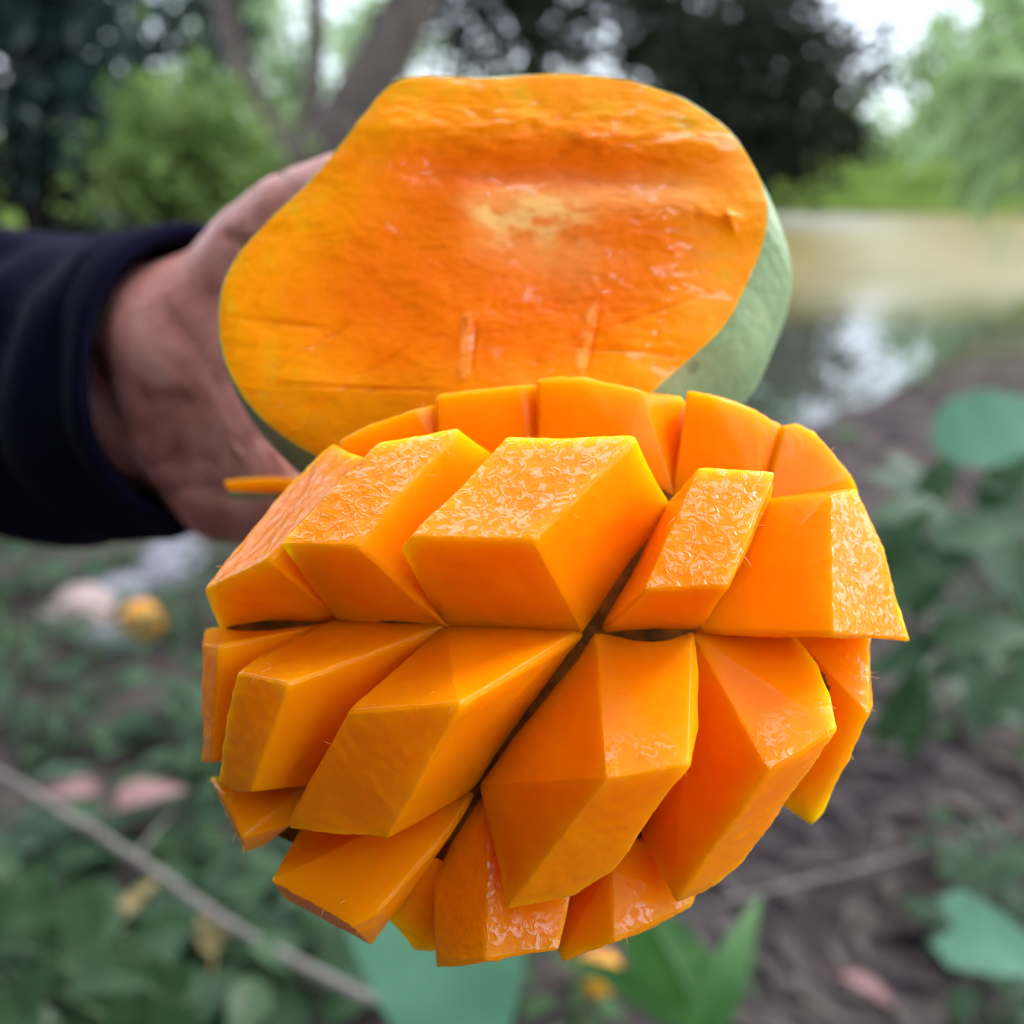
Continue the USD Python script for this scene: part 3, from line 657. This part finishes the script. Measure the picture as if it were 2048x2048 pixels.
def block(outer, root, seed):
    O, R = at(*np.array(outer).T), at(*np.array(root).T)
    if seed not in (5, 6, 7, 8, 9, 15, 17, 18, 19, 20):          # one knife stroke: the scraped face is nearly plane
        _, _, vt = np.linalg.svd(O - O.mean(0)); ray = O - EYE
        k = ((O.mean(0) - EYE) @ vt[2]) / (ray @ vt[2])
        O = EYE + ray * (1 + 0.85 * np.clip(k - 1, -0.035, 0.035))[:, None]
    allp = np.vstack([O, R]); c = allp.mean(0)
    r = 0.0007
    P = np.vstack([O + unit(c - O) * r * 1.15, R + unit(c - R) * 0.0005])
    h = manifold3d.Manifold.hull_points((P[:, None] + ICO[None, ::2] * r).reshape(-1, 3)).refine_to_length(0.0006)
    m = h.to_mesh(); v, f = np.array(m.vert_properties[:, :3], float), np.array(m.tri_verts)
    tm = trimesh.Trimesh(v, f, process=True); trimesh.smoothing.filter_taubin(tm, lamb=0.5, nu=0.51, iterations=14); v, f = np.array(tm.vertices), np.array(tm.faces)
    n = np.array(tm.vertex_normals)
    # outer face: its plane, facing away from the root
    _, _, vt = np.linalg.svd(O - O.mean(0)); on = vt[2]
    on = on if (O.mean(0) - R.mean(0)) @ on > 0 else -on
    w = sstep(0.45, 0.95, n @ on + 0.5 * (fbm((v - HC) * 300 + seed, 2, 90 + seed) - 0.5)) * sstep(-0.0030, -0.0012, (v - O.mean(0)) @ on)
    t = (v - R.mean(0)) @ on; inner = 1 - sstep(-0.001, 0.0028, (v - R.mean(0)) @ on)
    q = v - HC
    # cut faces wander a little, the rim is torn in places, the scraped face is uneven
    edge = 1 - np.abs(n @ on)
    disp = 0.0016 * (fbm(q * 55 + seed * 3.1, 2, seed + 60) - 0.5) + 0.00045 * (fbm(q * 150 + seed * 7.3, 2, seed) - 0.5) + 0.00013 * (fbm(q * 560 + seed, 2, seed + 3) - 0.5) + w * 0.00042 * (fbm(q * 700, 2, seed + 9) - 0.5)
    v = v + n * disp[:, None]
    near = sstep(-0.0090, -0.0010, (v - O.mean(0)) @ on) * sstep(0.42, 0.56, fbm(q * 230 + 5, 2, 40 + seed))
    w = np.maximum(w * PULP[seed], (1.0 if seed in (13, 14, 15, 18, 19, 20) else 0.3) * near * sstep(-0.1, 0.25, n @ UP + 0.6 * (n @ RIGHT)))
    return v - HC, f, w, inner, R


hair_p, hair_w, hg = [], [], np.random.default_rng(77)
for k, (outer, root) in enumerate(BLOCKS):
    v, f, w, inner, R = block(outer, root, k)
    roots.append(np.array(root))
    # torn fibres along the rim of the scraped face
    sel = np.flatnonzero((w > 0.15) & (w < 0.7))
    for i in hg.choice(sel, min(5, len(sel)), replace=False):
        d = unit(unit(v[i] - v.mean(0)) * 0.6 + hg.normal(size=3) * 0.4 - UP * 0.5)
        L = hg.uniform(0.0007, 0.0019); b = hg.normal(size=3) * 0.25
        hair_p.append([v[i] - d * 0.0003, v[i] + d * L * 0.5 + b * L * 0.3, v[i] + unit(d + b) * L])
    obj('flesh_block', (v, f), 'flesh', cheek, attrs={'pulp': w, 'inner': inner * 0.55})

hc = UsdGeom.BasisCurves.Define(stage, path_for('flesh_fibres', cheek.GetPath()))
hc.CreateTypeAttr('linear'); hc.CreateCurveVertexCountsAttr(Vt.IntArray([3] * len(hair_p)))
hc.CreatePointsAttr(Vt.Vec3fArray.FromNumpy(np.array(hair_p, np.float32).reshape(-1, 3)))
hc.CreateWidthsAttr(Vt.FloatArray([0.00009, 0.00007, 0.00003] * len(hair_p))); hc.SetWidthsInterpolation('vertex')
UsdShade.MaterialBindingAPI.Apply(hc.GetPrim()).Bind(M['fibre'])
tag(hc.GetPrim(), None, None, None, 'stuff')

# the skin that carries the blocks: a domed sheet through their roots
RT = np.vstack(roots)
rbf = RBFInterpolator(RT[:, :2] / 1000, RT[:, 2], smoothing=0.02, kernel='thin_plate_spline')
rim = shapely.MultiPoint(RT[:, :2]).convex_hull.buffer(-22)
cx, cy = rim.centroid.x, rim.centroid.y
na, nr = 120, 40
ang = np.linspace(0, 2 * np.pi, na, endpoint=False)
reach = np.array([np.linalg.norm(np.array(shapely.LineString([(cx, cy), (cx + 3000 * math.cos(a), cy + 3000 * math.sin(a))]).intersection(rim.exterior).coords[0]) - (cx, cy)) for a in ang])
rad = np.linspace(0.0, 1, nr)
SX, SY = cx + np.outer(rad, reach * np.cos(ang)), cy + np.outer(rad, reach * np.sin(ang))
SD = rbf(np.c_[SX.ravel(), SY.ravel()] / 1000).reshape(nr, na)
gi = np.arange(nr * na).reshape(nr, na)
sq = np.stack([gi[:-1], np.roll(gi, -1, 1)[:-1], np.roll(gi, -1, 1)[1:], gi[1:]], -1).reshape(-1, 4)
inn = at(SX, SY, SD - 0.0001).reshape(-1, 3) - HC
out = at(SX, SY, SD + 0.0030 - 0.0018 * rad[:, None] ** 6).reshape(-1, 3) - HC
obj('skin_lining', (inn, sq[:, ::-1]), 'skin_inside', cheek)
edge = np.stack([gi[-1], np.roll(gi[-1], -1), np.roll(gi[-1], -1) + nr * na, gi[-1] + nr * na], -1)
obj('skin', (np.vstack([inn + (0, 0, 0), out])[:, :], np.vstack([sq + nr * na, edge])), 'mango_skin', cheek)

# ------------------------------------------------------------------ the halved mango
FACE = np.array([(784, 165), (940, 150), (1120, 143), (1270, 158), (1346, 186), (1420, 230), (1484, 288), (1524, 360), (1536, 445), (1521, 510), (1494, 563), (1450, 650), (1388, 712), (1314, 770), (1210, 850), (1080, 900), (930, 925), (800, 935), (690, 928), (640, 912), (556, 872), (500, 812), (466, 765), (442, 690), (433, 612), (450, 552), (500, 464), (584, 386), (668, 302), (734, 212)], float)


def closed_spline(P, n):
    from scipy.interpolate import splprep, splev
    tck, _ = splprep(np.vstack([P, P[:1]]).T, s=180.0, per=True)
    return np.array(splev(np.linspace(0, 1, n, endpoint=False), tck)).T


def face_depth(px, py):
    return 0.1905 - 0.000008 * (px - 980) - 0.000012 * (py - 480)


NA, NR = 420, 150
OUT = closed_spline(FACE, NA)
FC = np.array([1000.0, 545.0])
MC = at(FC[0], FC[1], 0.205)
half = thing('halved_mango', 'halved mango with wet orange cut face and green skin, held by the hand', 'mango', MC)
rr = np.linspace(0, 1, NR) ** 0.9
PX = FC[0] + np.outer(rr, OUT[:, 0] - FC[0]); PY = FC[1] + np.outer(rr, OUT[:, 1] - FC[1])
P = at(PX, PY, face_depth(PX, PY))
fn = unit(np.cross(P[-1, NA // 4] - P[0, 0], P[-1, 0] - P[0, 0])); fn = fn if fn @ FWD < 0 else -fn
RR = np.broadcast_to(rr[:, None], PX.shape)


def near_line(x0, y0, x1, y1, w):
    a, b = np.array([x0, y0]), np.array([x1, y1]); d = b - a; L2 = d @ d
    t = np.clip(((PX - x0) * d[0] + (PY - y0) * d[1]) / L2, 0, 1)
    return np.exp(-(((PX - x0 - t * d[0]) ** 2 + (PY - y0 - t * d[1]) ** 2) / w ** 2)) * np.clip(5 * t * (1 - t), 0.0 if w < 6 else 1.0, 1)


S3 = np.stack([PX / 100, PY / 100, 0 * PX], -1)
hgt = 0.0016 * (fbm(S3 * 0.55, 2, 2) - 0.5) + 0.0007 * (fbm(S3 * (1.1, 2.6, 1), 3, 5) - 0.5) + 0.00018 * (fbm(S3 * (6, 11, 1), 2, 7) - 0.5)
hgt += 0.0011 * np.exp(-((PY - (262 + 0.06 * (PX - 900))) / 34) ** 2) * sstep(650, 800, PX) * sstep(1520, 1380, PX)
hgt -= 0.0008 * np.exp(-((PY - (330 + 0.05 * (PX - 900))) / 40) ** 2) * sstep(700, 860, PX) * sstep(1480, 1330, PX)
hgt += 0.0010 * np.exp(-((PY - (405 + 0.03 * (PX - 1000))) / 45) ** 2) * sstep(850, 1000, PX)
for x0, y0, x1, y1 in ((466, 765, 930, 782), (548, 862, 700, 770), (500, 770, 700, 640), (440, 632, 660, 655), (690, 760, 820, 690), (1100, 690, 1500, 560), (1120, 690, 1400, 712)):
    hgt -= 0.0006 * near_line(x0, y0, x1, y1, 4)
for x0, y0, x1, y1 in ((938, 640, 925, 752), (1185, 615, 1155, 752), (1380, 425, 1478, 432)):
    hgt += 0.00022 * near_line(x0, y0, x1, y1, 11) * (0.4 + 1.2 * fbm(S3 * (9, 14, 1), 2, 17)) - 0.0004 * near_line(x0 + 15, y0, x1 + 15, y1, 4)
hgt += 0.0006 * near_line(1405, 428, 1470, 440, 10) + 0.0006 * near_line(1455, 435, 1468, 458, 8)
band = np.exp(-((PY - (255 + 0.05 * (PX - 900))) / 55) ** 2) * sstep(700, 900, PX) * sstep(1500, 1400, PX) + 0.8 * np.exp(-((PY - (440 - 0.02 * (PX - 1300))) / 40) ** 2) * sstep(1150, 1300, PX) + 0.5 * np.exp(-((PY - 650) / 70) ** 2) * sstep(800, 950, PX) * sstep(1450, 1300, PX)
hgt += 0.0013 * band * (fbm(S3 * (2.4, 7.5, 1) + np.stack([0 * PX, 0.9 * PX / 100, 0 * PX], -1), 3, 51) - 0.5)
below = np.clip((PY - (768 + 0.03 * (PX - 466))) / 100, 0, 3)
hgt -= 0.0030 * below                                   # a second, lower knife cut
hgt -= 0.0010 * RR ** 14
P = P + fn * hgt[..., None]
gi = np.arange(NR * NA).reshape(NR, NA)
fq = np.stack([gi[:-1], np.roll(gi, -1, 1)[:-1], np.roll(gi, -1, 1)[1:], gi[1:]], -1).reshape(-1, 4)
mid = 0.55 * (fbm(S3 * (0.8, 1.5, 1), 4, 31) - 0.5) * 2
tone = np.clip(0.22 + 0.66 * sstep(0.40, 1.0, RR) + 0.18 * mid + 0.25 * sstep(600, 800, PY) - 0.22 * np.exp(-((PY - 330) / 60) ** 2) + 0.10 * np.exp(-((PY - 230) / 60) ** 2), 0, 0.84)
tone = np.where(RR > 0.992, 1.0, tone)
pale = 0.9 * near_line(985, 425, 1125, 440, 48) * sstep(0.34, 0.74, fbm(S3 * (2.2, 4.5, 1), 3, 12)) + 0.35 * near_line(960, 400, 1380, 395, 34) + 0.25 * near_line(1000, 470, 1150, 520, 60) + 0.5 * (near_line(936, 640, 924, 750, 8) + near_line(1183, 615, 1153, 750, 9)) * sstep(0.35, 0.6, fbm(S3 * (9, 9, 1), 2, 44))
F2 = np.vstack([fq[:, [0, 1, 2]], fq[:, [0, 2, 3]]])
tm = trimesh.Trimesh(P.reshape(-1, 3), F2, process=False)
if (tm.face_normals.mean(0) @ fn) < 0:
    F2 = F2[:, ::-1]
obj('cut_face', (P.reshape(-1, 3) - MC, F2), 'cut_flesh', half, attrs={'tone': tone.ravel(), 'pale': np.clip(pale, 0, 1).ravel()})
# the skin, bulging out behind the cut
ax = unit(-fn + RIGHT * 0.40 - UP * 0.40)
prof = [(0.0, 1.0), (0.003, 1.022), (0.008, 1.045), (0.014, 1.05), (0.020, 1.03), (0.027, 0.96), (0.033, 0.86), (0.038, 0.72), (0.042, 0.53), (0.0445, 0.32), (0.0455, 0.12), (0.0456, 0.001)]
tt = np.linspace(0, 1, 44); prof = np.array(prof)
from scipy.interpolate import PchipInterpolator
u0 = np.linspace(0, 1, len(prof)); TD, TS = PchipInterpolator(u0, prof[:, 0])(tt), PchipInterpolator(u0, prof[:, 1])(tt)
edge3 = P[-1]; ctr = edge3.mean(0)
dwn = 0.5 - 0.5 * unit(edge3 - ctr) @ UP; dwn = 0.15 + 1.9 * dwn ** 1.5
TS2 = np.where(TS[:, None] > 1, 1 + (TS[:, None] - 1) * dwn[None], TS[:, None])
B = ctr + (edge3 - ctr)[None] * TS2[:, :, None] + ax * TD[:, None, None]
B[1:] += unit(B[1:] - (ctr + ax * 0.02)) * (0.0022 * (fbm((B[1:] - MC) * 28, 2, 3) - 0.5))[..., None]
gb = np.arange(len(tt) * NA).reshape(len(tt), NA)
bq = np.stack([gb[:-1], gb[1:], np.roll(gb, -1, 1)[1:], np.roll(gb, -1, 1)[:-1]], -1).reshape(-1, 4)
obj('skin', (B.reshape(-1, 3) - MC, bq), 'mango_skin', half)

# sliver of mango between the fingers and the fruit
sl0 = at(515, 974, 0.236)
sl = thing('mango_sliver', 'thin orange sliver of mango with green skin edge beside the hand', 'mango slice', sl0)


def slab(px_pts, d0, d1):
    P = np.array([at(x, y, d) for d in (d0, d1) for x, y in px_pts]) - sl0
    h = manifold3d.Manifold.hull_points((P[:, None] + ICO[None] * 0.0006).reshape(-1, 3)).refine_to_length(0.002)
    m = h.to_mesh(); return np.array(m.vert_properties[:, :3], float), np.array(m.tri_verts)


v, f = slab([(454, 966), (520, 960), (640, 962), (640, 986), (520, 985), (460, 980)], 0.231, 0.243)
obj('flesh', (v, f), 'flesh', sl, attrs={'pulp': np.zeros(len(v)), 'inner': np.full(len(v), 0.25)})
v, f = slab([(458, 986), (640, 988), (640, 993), (462, 991)], 0.231, 0.243)
obj('skin', (v, f), 'mango_skin', sl)

# ------------------------------------------------------------------ the person: forearm, hand and sleeve
ELB = at(390, 765, 0.29) + 0.34 * unit(-0.70 * RIGHT + 0.07 * UP + 0.70 * FWD)
JOINTS = {
    'elbow': (None, ELB, 0.040), 'fore': (None, at(390, 765, 0.29) + 0.10 * unit(-0.70 * RIGHT + 0.07 * UP + 0.70 * FWD), 0.031),
    'wrist_a': (None, at(300, 650, 0.300), 0.024), 'wrist_b': (None, at(330, 850, 0.300), 0.023),
}


def J(px, py, d, r): return (at(px, py, d), r)


wa, wb = J(320, 670, .314, .0235), J(340, 845, .314, .0235)
thenar, thenar2 = J(378, 680, .289, .0225), J(455, 590, .279, .0150)
hypo, hypo2 = J(395, 860, .303, .0215), J(460, 970, .288, .0165)
palm = J(500, 760, .282, .020)
mcps = [J(600, 690, .285, .0135), J(640, 800, .285, .0130), J(640, 910, .278, .0125), J(610, 1010, .266, .0115)]
bones = [((ELB, .042), (JOINTS['fore'][1], .032)), ((JOINTS['fore'][1], .032), wa), ((JOINTS['fore'][1], .032), wb), (wa, wb), (wa, thenar), (wb, hypo), (thenar, hypo), (thenar, palm), (hypo, palm), (hypo, hypo2), (thenar, thenar2), (palm, thenar2), (palm, hypo2), (wa, palm), (wb, palm)]
for m_ in mcps:
    bones += [(palm, m_)]
bones += [(hypo2, mcps[3]), (hypo2, mcps[2]), (thenar2, mcps[0])] + [(mcps[i], mcps[i + 1]) for i in range(3)]
thumb = [thenar2, J(512, 500, .268, .0125), J(590, 430, .258, .0110), J(695, 375, .248, .0085)]
fing = [[mcps[0], J(860, 640, .287, .0100), J(1080, 600, .276, .0092), J(1230, 560, .262, .0075)],
        [mcps[1], J(880, 800, .286, .0100), J(1120, 790, .272, .0092), J(1260, 760, .255, .0076)],
        [mcps[2], J(840, 960, .268, .0096), J(1040, 1020, .242, .0088), J(1150, 1060, .218, .0074)],
        [mcps[3], J(760, 1110, .246, .0088), J(880, 1190, .220, .0080), J(960, 1230, .199, .0066)]]
for ch in [thumb] + fing:
    bones += list(zip(ch[:-1], ch[1:]))
hulls = [manifold3d.Manifold.hull_points(np.vstack([ICO * a[1] + a[0], ICO * b[1] + b[0]])) for a, b in bones]
hulls += [manifold3d.Manifold.hull_points(np.vstack([ICO * j[1] + j[0] for j in tri])) for tri in ((thenar, hypo, palm), (wa, wb, palm), (palm, mcps[0], mcps[1]), (palm, mcps[1], mcps[2]), (palm, mcps[2], mcps[3]), (hypo, hypo2, palm), (hypo2, mcps[3], palm), (thenar, thenar2, palm))]
body = manifold3d.Manifold.batch_boolean(hulls, manifold3d.OpType.Add).refine_to_length(0.0028).to_mesh()
tm = trimesh.Trimesh(np.array(body.vert_properties[:, :3], float), np.array(body.tri_verts), process=True)
trimesh.smoothing.filter_taubin(tm, lamb=0.5, nu=0.52, iterations=22)
v, n = np.array(tm.vertices), np.array(tm.vertex_normals)
rel = v - EYE; dd = rel @ FWD; vx, vy = 1024 + 2048 * (rel @ RIGHT) / dd, 1024 - 2048 * (rel @ UP) / dd
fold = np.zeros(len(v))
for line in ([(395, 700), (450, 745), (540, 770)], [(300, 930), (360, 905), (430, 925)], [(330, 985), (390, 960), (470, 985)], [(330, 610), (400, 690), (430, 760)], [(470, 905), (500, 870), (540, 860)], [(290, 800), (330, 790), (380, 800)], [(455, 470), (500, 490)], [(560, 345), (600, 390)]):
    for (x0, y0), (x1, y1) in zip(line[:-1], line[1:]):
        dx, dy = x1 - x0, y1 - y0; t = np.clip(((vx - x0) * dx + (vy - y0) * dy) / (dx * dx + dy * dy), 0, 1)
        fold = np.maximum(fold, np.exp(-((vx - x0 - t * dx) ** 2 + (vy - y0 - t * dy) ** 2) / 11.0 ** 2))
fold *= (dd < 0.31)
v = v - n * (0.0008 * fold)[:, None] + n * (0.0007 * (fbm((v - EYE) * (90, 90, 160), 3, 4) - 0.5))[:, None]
WR = at(390, 765, 0.30)
person = thing('person', 'hand reaching in from the left out of a black sleeve, holding the halved mango', 'person', WR)
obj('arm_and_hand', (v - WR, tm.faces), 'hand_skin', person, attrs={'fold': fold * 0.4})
# sleeve: rings along the forearm, loose, with a hemmed cuff
axs = unit(-0.70 * RIGHT + 0.12 * UP + 0.70 * FWD); c0 = at(410, 762, 0.289)
e1 = UP - axs * (UP @ axs); e1 = unit(e1); e2 = np.cross(axs, e1); e2 = e2 if e2 @ RIGHT > 0 else -e2
rows, NS = [], 140
w = np.linspace(0, 2 * np.pi, NS, endpoint=False)
stations = [(-0.0005, -0.0030), (-0.0015, -0.0012), (-0.0012, 0.0004), (0.001, 0.0012), (0.004, 0.0014), (0.008, 0.0014), (0.0105, 0.0010), (0.012, -0.0002), (0.0135, 0.0008)] + [(s, 0.0012) for s in np.linspace(0.017, 0.36, 80)]
for s, b in [(0.05, -0.0045), (0.02, -0.0042), (0.004, -0.0042)] + stations:
    R1 = 0.0425 + 0.084 * max(s, 0) ** 0.9 * (1 - 0.9 * max(s, 0)); R2 = 0.0365 + 0.07 * max(s, 0) ** 0.9 * (1 - 0.9 * max(s, 0))
    q = np.stack([np.cos(w), np.sin(w), np.full(NS, s * 9.0)], -1)
    fo = (fbm(q * (1.3, 1.3, 1.0), 3, 15) - 0.5) * 0.022 * min(1, max(s, 0) / 0.04 + 0.12) + 0.0035 * np.sin(s * 120 + 3.0 * np.cos(w - 0.7)) * min(1, max(s, 0) / 0.03) * (0.5 + 0.5 * np.cos(w + 2.4))
    # the cuff hangs lower on the side of the little finger
    rows.append(c0 + axs * s + (np.cos(w) * (R1 + b + fo))[:, None] * e1 + (np.sin(w) * (R2 + b + fo))[:, None] * e2 - UP * (0.004 * np.clip(s / 0.05, 0, 1) * (1 - np.clip(s / 0.3, 0, 1))))
Vs = np.vstack(rows) - WR
gs = np.arange(len(rows) * NS).reshape(len(rows), NS)
sqd = np.stack([gs[:-1], gs[1:], np.roll(gs, -1, 1)[1:], np.roll(gs, -1, 1)[:-1]], -1).reshape(-1, 4)
obj('sleeve', (Vs, sqd), 'sleeve_cloth', person)
